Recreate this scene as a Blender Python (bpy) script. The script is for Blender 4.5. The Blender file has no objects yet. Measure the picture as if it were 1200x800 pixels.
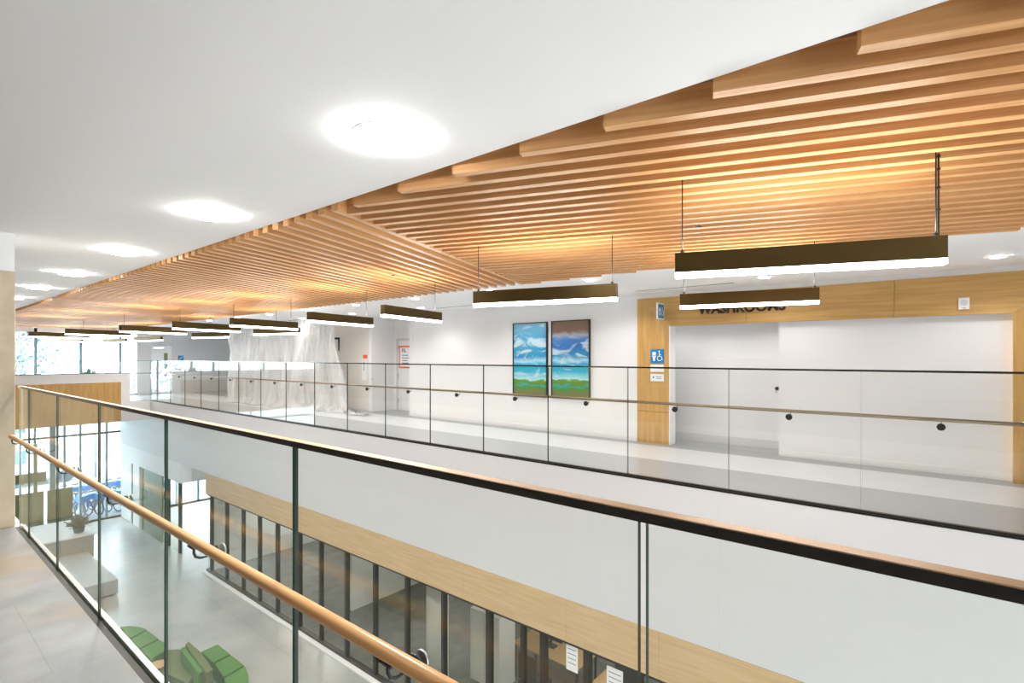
import bpy, bmesh, math, random
from mathutils import Vector, Matrix
random.seed(7)
C = bpy.context.scene.collection
E = 1.65                      # eye height above the near walkway
TH = math.radians(50.4)
F = 620.0
CT, ST = math.cos(TH), math.sin(TH)

# ------------------------------------------------------------------ materials
def newmat(name):
    m = bpy.data.materials.new(name); m.use_nodes = True
    nt = m.node_tree; b = nt.nodes['Principled BSDF']
    return m, nt, b
def plain(name, col, rough=.5, metal=0., spec=.5, noise=0., nscale=8., coat=0.):
    m, nt, b = newmat(name)
    b.inputs['Base Color'].default_value = (*col, 1)
    b.inputs['Roughness'].default_value = rough
    b.inputs['Metallic'].default_value = metal
    b.inputs['Specular IOR Level'].default_value = spec
    b.inputs['Coat Weight'].default_value = coat
    if noise:
        tc = nt.nodes.new('ShaderNodeTexCoord'); n = nt.nodes.new('ShaderNodeTexNoise')
        n.inputs['Scale'].default_value = nscale; n.inputs['Detail'].default_value = 6
        r = nt.nodes.new('ShaderNodeValToRGB')
        r.color_ramp.elements[0].position = .3; r.color_ramp.elements[1].position = .7
        r.color_ramp.elements[0].color = (*[c*(1-noise) for c in col], 1)
        r.color_ramp.elements[1].color = (*[min(1, c*(1+noise)) for c in col], 1)
        nt.links.new(tc.outputs['Object'], n.inputs['Vector']); nt.links.new(n.outputs['Fac'], r.inputs['Fac'])
        nt.links.new(r.outputs['Color'], b.inputs['Base Color'])
    return m
def wood(name, c1, c2, axis='Y', rough=.45, ang=0., fine=22., spec=.3):
    """straight-grained veneer, grain along `axis` of object space turned by ang about Z"""
    m, nt, b = newmat(name)
    tc = nt.nodes.new('ShaderNodeTexCoord'); mp0 = nt.nodes.new('ShaderNodeMapping'); mp = nt.nodes.new('ShaderNodeMapping')
    mp0.inputs['Rotation'].default_value = (0, 0, ang)
    s = {'X': (.7, fine, fine), 'Y': (fine, .7, fine), 'Z': (fine, fine, .7)}[axis]
    mp.inputs['Scale'].default_value = s
    n = nt.nodes.new('ShaderNodeTexNoise'); n.inputs['Scale'].default_value = 1.6; n.inputs['Detail'].default_value = 5; n.inputs['Distortion'].default_value = .4
    r = nt.nodes.new('ShaderNodeValToRGB')
    r.color_ramp.elements[0].position = .32; r.color_ramp.elements[1].position = .68
    r.color_ramp.elements[0].color = (*c1, 1); r.color_ramp.elements[1].color = (*c2, 1)
    L = nt.links.new
    L(tc.outputs['Object'], mp0.inputs['Vector']); L(mp0.outputs['Vector'], mp.inputs['Vector'])
    L(mp.outputs['Vector'], n.inputs['Vector']); L(n.outputs['Fac'], r.inputs['Fac']); L(r.outputs['Color'], b.inputs['Base Color'])
    b.inputs['Roughness'].default_value = rough; b.inputs['Specular IOR Level'].default_value = spec
    return m
def emis(name, col, s):
    m = bpy.data.materials.new(name); m.use_nodes = True; nt = m.node_tree; nt.nodes.clear()
    e = nt.nodes.new('ShaderNodeEmission'); o = nt.nodes.new('ShaderNodeOutputMaterial')
    e.inputs['Color'].default_value = (*col, 1); e.inputs['Strength'].default_value = s
    nt.links.new(e.outputs[0], o.inputs[0]); return m
def glassmat(name, tint, base=.035, amp=.9, rough=0.):
    m = bpy.data.materials.new(name); m.use_nodes = True; nt = m.node_tree; nt.nodes.clear()
    N = nt.nodes.new; L = nt.links.new
    o = N('ShaderNodeOutputMaterial'); mx = N('ShaderNodeMixShader'); t = N('ShaderNodeBsdfTransparent'); g = N('ShaderNodeBsdfGlossy')
    t.inputs['Color'].default_value = (*tint, 1); g.inputs['Roughness'].default_value = rough
    g.inputs['Color'].default_value = (.95, 1, .97, 1)
    lw = N('ShaderNodeLayerWeight'); lw.inputs['Blend'].default_value = .5
    p = N('ShaderNodeMath'); p.operation = 'POWER'; p.inputs[1].default_value = 5
    ma = N('ShaderNodeMath'); ma.operation = 'MULTIPLY_ADD'; ma.inputs[1].default_value = amp; ma.inputs[2].default_value = base
    L(lw.outputs['Facing'], p.inputs[0]); L(p.outputs[0], ma.inputs[0]); L(ma.outputs[0], mx.inputs[0])
    L(t.outputs[0], mx.inputs[1]); L(g.outputs[0], mx.inputs[2]); L(mx.outputs[0], o.inputs[0])
    return m

RA = math.radians(19.56)      # slats of the right-hand field lean this far off the corridor
uR = Vector((-math.sin(RA), math.cos(RA), 0)); uL = Vector((math.cos(RA), math.sin(RA), 0))
M = {}
M['slatR'] = wood('slat veneer right', (.56, .275, .10), (.71, .395, .17), 'Y', ang=-RA, rough=.4)
M['slatL'] = wood('slat veneer left', (.56, .275, .10), (.71, .395, .17), 'X', ang=-RA, rough=.4)
M['backing'] = plain('wood backing', (.25, .11, .045), .7)
M['oakH'] = wood('oak panel lengthwise', (.50, .285, .085), (.62, .38, .14), 'Y', rough=.5, fine=14)
M['oakV'] = wood('oak panel upright', (.50, .285, .085), (.62, .38, .14), 'Z', rough=.5, fine=9)
M['oakB'] = wood('oak band', (.56, .40, .22), (.66, .49, .29), 'Y', rough=.5, fine=12)
M['rail'] = wood('handrail wood', (.62, .31, .11), (.76, .42, .18), 'Y', rough=.3, fine=40)
M['white'] = plain('white paint', (.80, .80, .80), .6)
M['ceil'] = plain('white ceiling paint', (.92, .92, .92), .75)
M['nearwall'] = plain('umber wall', (.13, .115, .10), .6)
M['fascia'] = plain('white fascia panel', (.68, .69, .70), .55)
M['captop'] = plain('cap top tinted as ceiling reflection', (.50, .34, .20), .42, .35)  # tan reflection of the wooden ceiling put into the colour
M['whitegloss'] = plain('white panel', (.78, .78, .79), .25)
M['grey'] = plain('grey paint', (.62, .62, .63), .6)
M['benchgrey'] = plain('mid grey laminate', (.36, .355, .33), .5)
M['beige'] = plain('warm beige paint', (.74, .70, .64), .5)
M['black'] = plain('black metal', (.012, .011, .010), .35, 0., .5)
M['cap'] = plain('dark anodised cap', (.010, .008, .007), .16, 0., 1.)
M['cap'].node_tree.nodes['Principled BSDF'].inputs['IOR'].default_value = 1.7
M['shoe'] = plain('dark shoe', (.035, .03, .024), .4, .2)
M['curb'] = plain('pale curb', (.75, .73, .69), .5)
M['lampbody'] = plain('bronze black housing', (.10, .066, .022), .3, .85)
M['lens'] = emis('lamp lens', (1, .985, .96), 9.)
M['uplens'] = emis('lamp upper lens', (1, .95, .88), 3.)
M['down'] = emis('downlight lens', (1, .985, .965), 36.)
M['downfar'] = emis('corridor downlight lens', (1, .985, .965), 16.)
M['rim'] = plain('white trim ring', (.85, .85, .85), .4)
M['glass'] = glassmat('clear guard glass', (.965, .982, .972), .025, .6)
M['glassfar'] = glassmat('far guard glass', (.975, .985, .98), .03, .75)
M['glassedge'] = plain('glass edge', (.012, .035, .022), .45, 0., .2)
M['glazing'] = glassmat('interior glazing', (.90, .90, .86), .04, .5)
M['window'] = glassmat('window glass', (.93, .97, .98), .03, .6)
M['mull'] = plain('steel blue mullion', (.16, .30, .36), .4, .2)
M['frame'] = plain('dark window frame', (.03, .027, .02), .45, .1)
M['greenpanel'] = plain('olive green panel', (.11, .15, .045), .35, .0)
M['sofa'] = plain('green upholstery', (.07, .18, .035), .85, noise=.15, nscale=40)
M['sofadark'] = plain('olive upholstery', (.10, .13, .045), .85)
M['blue'] = plain('sign blue', (.006, .22, .50), .4)
M['signwhite'] = plain('sign white', (.85, .87, .88), .4)
M['orange'] = plain('orange red border', (.85, .13, .035), .5)
M['paper'] = plain('white paper', (.85, .85, .84), .6)
M['ink'] = plain('grey ink', (.12, .12, .12), .6)
M['letters'] = plain('dark bronze letters', (.035, .022, .012), .4, .3)
M['chrome'] = plain('brushed steel', (.5, .5, .5), .3, 1.)
M['carpet'] = plain('carpet tile', (.17, .165, .155), .95, noise=.25, nscale=3)
M['tan'] = plain('tan tabletop', (.45, .28, .12), .45)
M['bikeblue'] = plain('bike blue paint', (.01, .24, .58), .35)
M['tyre'] = plain('tyre', (.05, .08, .12), .7)
M['bark'] = plain('bark', (.30, .29, .28), .9, noise=.3)
M['leaf'] = plain('blue green foliage', (.12, .18, .20), .8, noise=.3, nscale=2)
M['leafgreen'] = plain('houseplant leaf', (.10, .34, .20), .5)
M['dried'] = plain('dried brown stems', (.22, .17, .07), .8)
M['snow'] = plain('pale paving', (.34, .36, .38), .8, noise=.25, nscale=.4)

# concrete with board marks
def concrete(name, c1, c2, tan, scale, joints=None, rough=.35, tanw=.5):
    m, nt, b = newmat(name); N = nt.nodes.new; L = nt.links.new
    tc = N('ShaderNodeTexCoord')
    n1 = N('ShaderNodeTexNoise'); n1.inputs['Scale'].default_value = scale; n1.inputs['Detail'].default_value = 8
    r1 = N('ShaderNodeValToRGB'); r1.color_ramp.elements[0].position = .35; r1.color_ramp.elements[1].position = .65
    r1.color_ramp.elements[0].color = (*c1, 1); r1.color_ramp.elements[1].color = (*c2, 1)
    n2 = N('ShaderNodeTexNoise'); n2.inputs['Scale'].default_value = scale*.45; n2.inputs['Detail'].default_value = 3
    r2 = N('ShaderNodeValToRGB'); r2.color_ramp.elements[0].position = .48; r2.color_ramp.elements[1].position = .62
    r2.color_ramp.elements[0].color = (0, 0, 0, 1); r2.color_ramp.elements[1].color = (tanw, tanw, tanw, 1)
    mx = N('ShaderNodeMixRGB'); mx.inputs['Color2'].default_value = (*tan, 1)
    L(tc.outputs['Object'], n1.inputs['Vector']); L(tc.outputs['Object'], n2.inputs['Vector'])
    L(n1.outputs['Fac'], r1.inputs['Fac']); L(n2.outputs['Fac'], r2.inputs['Fac'])
    L(r2.outputs['Color'], mx.inputs['Fac']); L(r1.outputs['Color'], mx.inputs['Color1'])
    out = mx.outputs['Color']
    if joints:
        br = N('ShaderNodeTexBrick'); br.offset = joints[3] if len(joints) > 3 else .0
        br.inputs['Scale'].default_value = 1; br.inputs['Mortar Size'].default_value = joints[2]
        br.inputs['Brick Width'].default_value = joints[0]; br.inputs['Row Height'].default_value = joints[1]
        br.inputs['Color1'].default_value = (1, 1, 1, 1); br.inputs['Color2'].default_value = (.93, .93, .93, 1)
        br.inputs['Mortar'].default_value = (.86, .86, .84, 1)
        L(tc.outputs['Object'], br.inputs['Vector'])
        mm = N('ShaderNodeMixRGB'); mm.blend_type = 'MULTIPLY'; mm.inputs['Fac'].default_value = 1
        L(out, mm.inputs['Color1']); L(br.outputs['Color'], mm.inputs['Color2']); out = mm.outputs['Color']
    L(out, b.inputs['Base Color']); b.inputs['Roughness'].default_value = rough
    return m
M['floornear'] = concrete('walkway stone tile', (.21, .215, .22), (.32, .32, .32), (.31, .22, .13), 2.2, (.6, 1.2, .004, .5), .4, .7)
M['floorlow'] = concrete('polished lobby concrete', (.33, .34, .33), (.42, .43, .42), (.39, .39, .35), 1.1, (3.0, 3.0, .012), .28, .5)
M['column'] = concrete('cast concrete', (.60, .50, .36), (.70, .60, .45), (.52, .45, .35), 5., None, .8, .4)

# far corridor floor: grey with a light band running along it
def floorfar():
    m, nt, b = newmat('corridor floor'); N = nt.nodes.new; L = nt.links.new
    tc = N('ShaderNodeTexCoord'); sp = N('ShaderNodeSeparateXYZ'); L(tc.outputs['Object'], sp.inputs[0])
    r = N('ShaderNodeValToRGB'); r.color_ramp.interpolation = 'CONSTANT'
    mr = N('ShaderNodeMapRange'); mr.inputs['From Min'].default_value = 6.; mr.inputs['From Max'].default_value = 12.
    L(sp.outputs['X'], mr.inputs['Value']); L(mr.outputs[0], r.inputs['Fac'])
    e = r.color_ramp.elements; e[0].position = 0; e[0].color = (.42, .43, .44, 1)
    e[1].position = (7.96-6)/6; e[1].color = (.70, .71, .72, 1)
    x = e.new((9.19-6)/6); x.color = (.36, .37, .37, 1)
    n = N('ShaderNodeTexNoise'); n.inputs['Scale'].default_value = 4; n.inputs['Detail'].default_value = 6
    mp = N('ShaderNodeMapping'); mp.inputs['Scale'].default_value = (6, .8, 1); L(tc.outputs['Object'], mp.inputs[0]); L(mp.outputs[0], n.inputs['Vector'])
    r2 = N('ShaderNodeValToRGB'); r2.color_ramp.elements[0].color = (.88, .88, .88, 1); r2.color_ramp.elements[1].color = (1.05, 1.05, 1.05, 1)
    L(n.outputs['Fac'], r2.inputs[0]); mm = N('ShaderNodeMixRGB'); mm.blend_type = 'MULTIPLY'; mm.inputs[0].default_value = 1
    L(r.outputs[0], mm.inputs[1]); L(r2.outputs[0], mm.inputs[2]); L(mm.outputs[0], b.inputs['Base Color'])
    b.inputs['Roughness'].default_value = .3
    return m
M['floorfar'] = floorfar()

def plastic():
    m = bpy.data.materials.new('clear plastic sheeting'); m.use_nodes = True; nt = m.node_tree; b = nt.nodes['Principled BSDF']
    b.inputs['Base Color'].default_value = (.88, .88, .88, 1); b.inputs['Roughness'].default_value = .22
    b.inputs['Specular IOR Level'].default_value = .8
    tr = nt.nodes.new('ShaderNodeBsdfTransparent'); tl = nt.nodes.new('ShaderNodeBsdfTranslucent'); tl.inputs[0].default_value = (.9, .9, .9, 1)
    tc = nt.nodes.new('ShaderNodeTexCoord'); mp = nt.nodes.new('ShaderNodeMapping'); mp.inputs['Scale'].default_value = (2.2, 2.2, .55); mp.inputs['Rotation'].default_value = (.25, .1, 0)
    nz = nt.nodes.new('ShaderNodeTexNoise'); nz.inputs['Scale'].default_value = 2.2; nz.inputs['Detail'].default_value = 7; nz.inputs['Distortion'].default_value = 1.2
    bp = nt.nodes.new('ShaderNodeBump'); bp.inputs['Strength'].default_value = 1.; bp.inputs['Distance'].default_value = .22
    nt.links.new(tc.outputs['Object'], mp.inputs[0]); nt.links.new(mp.outputs[0], nz.inputs['Vector']); nt.links.new(nz.outputs['Fac'], bp.inputs['Height'])
    nt.links.new(bp.outputs[0], b.inputs['Normal']); nt.links.new(bp.outputs[0], tl.inputs['Normal'])
    m1 = nt.nodes.new('ShaderNodeMixShader'); m1.inputs[0].default_value = .25
    m2 = nt.nodes.new('ShaderNodeMixShader'); m2.inputs[0].default_value = .10
    o = nt.nodes['Material Output']; L = nt.links.new
    L(b.outputs[0], m1.inputs[1]); L(tl.outputs[0], m1.inputs[2]); L(m1.outputs[0], m2.inputs[1]); L(tr.outputs[0], m2.inputs[2]); L(m2.outputs[0], o.inputs[0])
    return m
M['plastic'] = plastic()

def paint_mat(name, kind):
    """abstract prairie: sweeping cloudy sky over a low green horizon; object space Y across, Z up (0..1.66)"""
    m, nt, b = newmat(name); N = nt.nodes.new; L = nt.links.new
    tc = N('ShaderNodeTexCoord'); sp = N('ShaderNodeSeparateXYZ'); L(tc.outputs['Object'], sp.inputs[0])
    # warp
    mp = N('ShaderNodeMapping'); mp.inputs['Scale'].default_value = (1, 1.1, 2.6); mp.inputs['Rotation'].default_value = (.42 if kind == 0 else .62, 0, 0)
    mp.inputs['Location'].default_value = (0, 3.1*kind, 1.7*kind)
    n = N('ShaderNodeTexNoise'); n.inputs['Scale'].default_value = 1.5; n.inputs['Detail'].default_value = 7; n.inputs['Distortion'].default_value = 1.4
    L(tc.outputs['Object'], mp.inputs[0]); L(mp.outputs[0], n.inputs['Vector'])
    cl = N('ShaderNodeValToRGB'); cl.color_ramp.elements[0].position = .50; cl.color_ramp.elements[1].position = .63
    L(n.outputs['Fac'], cl.inputs[0])
    zn = N('ShaderNodeMath'); zn.operation = 'MULTIPLY_ADD'; zn.inputs[1].default_value = .16; L(n.outputs['Fac'], zn.inputs[0])
    zz = N('ShaderNodeMath'); zz.operation = 'DIVIDE'; zz.inputs[1].default_value = 1.66; L(sp.outputs['Z'], zz.inputs[0]); L(zz.outputs[0], zn.inputs[2])
    off = N('ShaderNodeMath'); off.operation = 'SUBTRACT'; off.inputs[1].default_value = .08; L(zn.outputs[0], off.inputs[0])
    r = N('ShaderNodeValToRGB'); L(off.outputs[0], r.inputs[0]); e = r.color_ramp.elements
    stops = [(0, (.12, .20, .03)), (.06, (.20, .17, .07)), (.10, (.10, .24, .04)), (.135, (.05, .30, .06)), (.155, (.05, .36, .30)), (.17, (.10, .26, .04)), (.20, (.13, .25, .03)), (.225, (.20, .36, .06)),
             (.235, (.40, .72, .76)), (.33, (.03, .42, .60)), (.42, (.03, .36, .58)), (.47, (.35, .66, .78)), (.53, (.015, .26, .48)),
             (.66, (.03, .30, .52)), (.78, (.05, .33, .55)), (1, (.20, .45, .62))]
    if kind == 1:
        stops[-3:] = [(.66, (.02, .15, .48)), (.74, (.05, .22, .55)), (.80, (.38, .42, .50)), (.86, (.22, .13, .09)), (1, (.20, .115, .07))]
    e[0].position = 0; e[0].color = (*stops[0][1], 1); e[1].position = 1; e[1].color = (*stops[-1][1], 1)
    for p, c in stops[1:-1]:
        x = e.new(p); x.color = (*c, 1)
    skyonly = N('ShaderNodeMath'); skyonly.operation = 'GREATER_THAN'; skyonly.inputs[1].default_value = .27 ; L(off.outputs[0], skyonly.inputs[0])
    hi = N('ShaderNodeMath'); hi.operation = 'LESS_THAN'; hi.inputs[1].default_value = 2. if kind == 0 else .80; L(off.outputs[0], hi.inputs[0])
    f = N('ShaderNodeMath'); f.operation = 'MULTIPLY'; L(skyonly.outputs[0], f.inputs[0]); L(cl.outputs[0], f.inputs[1])
    f2 = N('ShaderNodeMath'); f2.operation = 'MULTIPLY'; L(f.outputs[0], f2.inputs[0]); L(hi.outputs[0], f2.inputs[1])
    f3 = N('ShaderNodeMath'); f3.operation = 'MULTIPLY'; f3.inputs[1].default_value = .8; L(f2.outputs[0], f3.inputs[0])
    mx = N('ShaderNodeMixRGB'); mx.inputs[2].default_value = (.62, .76, .80, 1)
    L(f3.outputs[0], mx.inputs[0]); L(r.outputs[0], mx.inputs[1]); L(mx.outputs[0], b.inputs['Base Color'])
    b.inputs['Roughness'].default_value = .35
    return m

# ------------------------------------------------------------------ mesh helpers
class MB:
    def __init__(s): s.b = bmesh.new(); s.mats = []
    def mi(s, m):
        if m not in s.mats: s.mats.append(m)
        return s.mats.index(m)
    def hexa(s, pts, m):
        vs = [s.b.verts.new(p) for p in pts]; i = s.mi(m)
        fs = []
        for q in ((0, 3, 2, 1), (4, 5, 6, 7), (0, 1, 5, 4), (1, 2, 6, 5), (2, 3, 7, 6), (3, 0, 4, 7)):
            f = s.b.faces.new([vs[k] for k in q]); f.material_index = i; fs.append(f)
        return fs
    def box(s, x0, x1, y0, y1, z0, z1, m):
        return s.hexa([(x0, y0, z0), (x1, y0, z0), (x1, y1, z0), (x0, y1, z0), (x0, y0, z1), (x1, y0, z1), (x1, y1, z1), (x0, y1, z1)], m)
    def obox(s, o, u, v, a0, a1, b0, b1, z0, z1, m):
        """box in the frame o + a*u + b*v, upright"""
        P = lambda a, b, z: tuple(Vector(o)+u*a+v*b+Vector((0, 0, z)))
        return s.hexa([P(a0, b0, z0), P(a1, b0, z0), P(a1, b1, z0), P(a0, b1, z0), P(a0, b0, z1), P(a1, b0, z1), P(a1, b1, z1), P(a0, b1, z1)], m)
    def tube(s, pts, r, m, n=10, caps=True):
        pts = [Vector(p) for p in pts]; i = s.mi(m); rings = []
        for k, p in enumerate(pts):
            t = (pts[min(k+1, len(pts)-1)]-pts[max(k-1, 0)]).normalized()
            a = Vector((0, 0, 1)) if abs(t.z) < .9 else Vector((1, 0, 0))
            u = t.cross(a).normalized(); v = t.cross(u).normalized()
            rr = r[k] if isinstance(r, (list, tuple)) else r
            rings.append([s.b.verts.new(p+(u*math.cos(2*math.pi*j/n)+v*math.sin(2*math.pi*j/n))*rr) for j in range(n)])
        for A, B in zip(rings, rings[1:]):
            for j in range(n):
                f = s.b.faces.new([A[j], A[(j+1) % n], B[(j+1) % n], B[j]]); f.material_index = i; f.smooth = True
        if caps:
            for R in (rings[0], rings[-1]):
                f = s.b.faces.new(R); f.material_index = i
    def torus(s, c, ax, R, r, m, n=24, k=6):
        ax = Vector(ax).normalized(); a = Vector((0, 0, 1)) if abs(ax.z) < .9 else Vector((1, 0, 0))
        u = ax.cross(a).normalized(); v = ax.cross(u); i = s.mi(m); rings = []
        for q in range(n):
            d = u*math.cos(2*math.pi*q/n)+v*math.sin(2*math.pi*q/n)
            rings.append([s.b.verts.new(Vector(c)+d*(R+r*math.cos(2*math.pi*j/k))+ax*r*math.sin(2*math.pi*j/k)) for j in range(k)])
        for q in range(n):
            A, B = rings[q], rings[(q+1) % n]
            for j in range(k):
                f = s.b.faces.new([A[j], A[(j+1) % k], B[(j+1) % k], B[j]]); f.material_index = i; f.smooth = True
    def cyl(s, c, r, z0, z1, m, n=28, r2=None):
        s.tube([(c[0], c[1], z0), (c[0], c[1], z1)], [r, r if r2 is None else r2], m, n)
    def prism(s, poly, z0, z1, m):
        i = s.mi(m); A = [s.b.verts.new((x, y, z0)) for x, y in poly]; B = [s.b.verts.new((x, y, z1)) for x, y in poly]
        n = len(poly)
        for k in range(n):
            f = s.b.faces.new([A[k], A[(k+1) % n], B[(k+1) % n], B[k]]); f.material_index = i
        f = s.b.faces.new(A[::-1]); f.material_index = i; f = s.b.faces.new(B); f.material_index = i
    def tri(s, pts, m):
        f = s.b.faces.new([s.b.verts.new(p) for p in pts]); f.material_index = s.mi(m)
    def build(s, name, parent=None, bevel=0., origin=None, fix=True):
        if fix: bmesh.ops.recalc_face_normals(s.b, faces=s.b.faces)
        if bevel:
            bmesh.ops.bevel(s.b, geom=list(s.b.edges), offset=bevel, segments=2, affect='EDGES', profile=.6)
        me = bpy.data.meshes.new(name)
        if origin is not None:
            bmesh.ops.translate(s.b, verts=s.b.verts, vec=-Vector(origin))
        s.b.to_mesh(me); s.b.free()
        for m in s.mats: me.materials.append(m)
        o = bpy.data.objects.new(name, me); C.objects.link(o)
        if origin is not None: o.location = origin
        if parent:
            o.parent = parent; o.matrix_parent_inverse = Matrix.Translation(-parent.location)
        return o
def tag(o, label=None, cat=None, group=None, kind=None):
    if label: o['label'] = label
    if cat: o['category'] = cat
    if group: o['group'] = group
    if kind: o['kind'] = kind
    return o
def thing(name, label, cat, loc, group=None):
    o = bpy.data.objects.new(name, None); C.objects.link(o); o.location = loc; o.empty_display_size = .1
    return tag(o, label, cat, group)
def struct(name, mb, label=None, cat=None):
    o = mb.build(name); o['kind'] = 'structure'
    if label: o['label'] = label
    if cat: o['category'] = cat
    return o
def sbox(name, x0, x1, y0, y1, z0, z1, m, label=None, cat=None):
    b = MB(); b.box(x0, x1, y0, y1, z0, z1, m); return struct(name, b, label, cat)

Yn, XG, XW, YE = -7., 6.70, 9.515, 27.0
PW, PU, WN, WF, WLB = 8., 7., 195., 24., 150.
XE = 2.293; ZC = 2.84; ZS = 2.79      # white ceiling, slat undersides
ZL = -5.11                           # lobby floor
# ------------------------------------------------------------------ floors, ceilings, walls
b = MB(); b.box(-2.2, .876, Yn, YE, -.45, 0, M['floornear'])
b.box(.876, .956, Yn, YE, -.45, -.03, M['white'])
struct('floor_near', b, 'grey and tan stone-tiled walkway floor beside the near glass guard', 'floor')
b = MB(); b.box(XG+.02, 14., Yn, YE+.2, -.35, 0, M['floorfar']); b.box(4.0-6.2, XG+.02, 23.32, YE, -.35, 0, M['floorfar'])
struct('floor_far', b, 'pale polished floor of the far corridor with a lighter band', 'floor')
sbox('floor_lobby', -2.2, 14., Yn, YE+.05, ZL-.2, ZL, M['floorlow'], 'polished grey concrete lobby floor on the lower level', 'floor')
b = MB(); b.box(-2.2, XE, Yn, YE+.2, ZC, ZC+.22, M['ceil']); b.box(6.62, 14., Yn, YE+.2, ZC, ZC+.22, M['ceil'])
struct('ceiling', b, 'white plaster ceiling either side of the wooden slats', 'ceiling')
b = MB(); b.box(XE, 6.62, Yn, YE+.2, ZC+.13, ZC+.22, M['backing'])
struct('ceiling_recess', b, 'brown board above the wooden slats', 'ceiling')

# near side wall behind the camera
sbox('wall_near', -2.4, -2.2, Yn, YE+.2, ZL-.2, ZC+.22, M['nearwall'])
b = MB()      # unseen back wall behind the camera, gaps added to let sky light in
b.box(-2.4, .9, Yn-.2, Yn, ZL-.2, .02, M['white']); b.box(-2.4, .9, Yn-.2, Yn, 2.65, ZC+.22, M['white']); b.box(-2.4, -2., Yn-.2, Yn, .02, 2.65, M['white'])
b.box(.9, XG, Yn-.2, Yn, ZL-.2, ZL+.1, M['white']); b.box(.9, XG, Yn-.2, Yn, ZL+3.4, ZC+.22, M['white']); b.box(XG, 14, Yn-.2, Yn, ZL-.2, ZC+.22, M['white'])
struct('wall_back', b)
# white fascia of the far walkway, lobby side
ZF0 = E-.546*XG; ZF1 = E-.641*XG        # fascia foot, wood band foot
b = MB()
for y0, y1 in ((-7, -1.2), (-1.2, 2.2), (2.2, 7.6), (7.6, 12.2), (12.2, 16.8), (16.8, YE)):
    b.box(XG-.03, XG+.02, y0+.0008, y1-.0008, ZF0, -.02, M['fascia'])
b.box(XG, XG+.05, Yn, YE, ZF0, -.02, M['grey'])
struct('wall_fascia', b, 'white fascia panels below the far glass guard', 'wall')
# wood band with a break at the lobby recess
b = MB()
for y0, y1 in ((-7, -1.6), (-1.6, .9), (.9, 2.98), (2.98, 4.45), (4.45, 6.62), (6.62, 9.4), (9.4, 12.3), (12.3, 15.2), (15.2, 18.0)):
    b.box(XG-.035, XG+.12, y0+.002, y1-.002, ZF1, ZF0-.004, M['oakB'])
struct('trim_band', b, 'pale oak band above the lower glazing', 'wood band')
b = MB(); b.box(XG-.03, XG+.3, 20.1, YE, ZF1-.02, ZF0-.004, M['white']); b.box(XG+.3, XG+2.2, 20.1, 20.3, ZF1-.02, ZF0, M['grey'])
b.box(XG+.02, 12, 18.0, 20.1, ZF0+.3, ZF0+.35, M['grey'])
struct('trim_recess', b, 'pale soffit band around the lower lobby recess', 'trim')
# underside of far corridor
sbox('ceiling_offices', XG+.12, 14, Yn, 18.0, ZF1+.10, ZF1+.16, M['ceil'])
sbox('ceiling_entry', XG+.3, 14, 20.3, YE, ZF1+.10, ZF1+.16, M['ceil'])

# far corridor wall pieces
z1 = ZC+.05
ZO = 2.216; YL, YR = 4.038, -.637      # washroom opening
b = MB()
b.box(XW, XW+.14, YL+.02, 11.425, 0, z1, M['white'])          # picture wall
b.box(XW, XW+.14, -7, -1.2, 0, z1, M['white'])
b.box(XW, XW+.14, -1.2, YL+.02, ZO+.02, z1, M['white'])
b.box(XW, 10.34, 11.43, 11.57, 0, z1, M['white'])
b.box(XW, 10.34, 13.32, 13.46, 0, z1, M['white'])
b.box(XW, XW+.14, 13.46, 19.5, 0, z1, M['beige'])
b.box(10.34, 10.48, 11.43, 13.46, 0, z1, M['white'])
b.box(XW, XW+.14, 19.5, 20.1, 0, z1, M['grey'])
struct('wall_far', b, 'white wall of the far corridor', 'wall')
b = MB(); b.box(7.27, 14, YE, YE+.2, 0, z1, M['grey']); b.box(13.9, 14, 13.4, YE, 0, z1, M['grey'])
struct('wall_end', b, 'pale grey end wall past the plastic sheet', 'wall')
# washroom alcove
b = MB()
b.box(XW+.10, XW+.2, YR-.1, 2.19, 0, ZO+.1, M['whitegloss'])      # nearer panel
b.box(10.25, 10.35, 2.0, 6.2, 0, z1, M['whitegloss'])             # deeper wall
b.box(XW+.141, 10.25, 6.1, 6.2, 0, z1, M['white'])
b.box(XW+.2, 10.25, 2.09, 2.19, 0, z1, M['white'])
b.box(XW+.145, 10.249, YR, 6.09, ZO+.05, ZO+.12, M['white'])
b.box(10.242, 10.25, 2.19, 6.0, 1.60, 1.606, M['signwhite'])
struct('wall_washroom', b, 'white recessed walls inside the washroom opening', 'wall')
b = MB(); b.box(10.235, 10.249, 2.2, 6.05, 0.001, .15, M['grey']); struct('baseboard_alcove', b)
b = MB(); b.box(XW+.088, XW+.10, YR, 2.19, 0, .10, M['white']); struct('baseboard_panel', b)
b = MB(); b.box(XW-.012, XW, 4.70, 11.57, 0, .10, M['white']); struct('baseboard_far', b)

# office shell on the lower level
b = MB()
b.box(11.4, 11.5, Yn, 18, ZL, ZF1+.1, M['beige']); b.box(13.9, 14, 18, YE, ZL, 0, M['beige'])
b.box(8.1, 11.4, 12.2, 12.3, ZL, ZF1+.1, M['white'])
b.box(8.1, 11.4, 3.0, 3.1, ZL, ZF1+.1, M['white'])
b.box(XG+.15, 11.4, 17.9, 18.0, ZL, ZF1+.1, M['white'])
struct('wall_offices', b, 'pale partition walls of the rooms behind the lower glazing', 'wall')
b = MB(); b.box(XG+.12, 11.4, Yn, 17.9, ZL+.005, ZL+.02, M['carpet']); struct('floor_offices', b, 'grey carpet of the rooms behind the lower glazing', 'floor')

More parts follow.
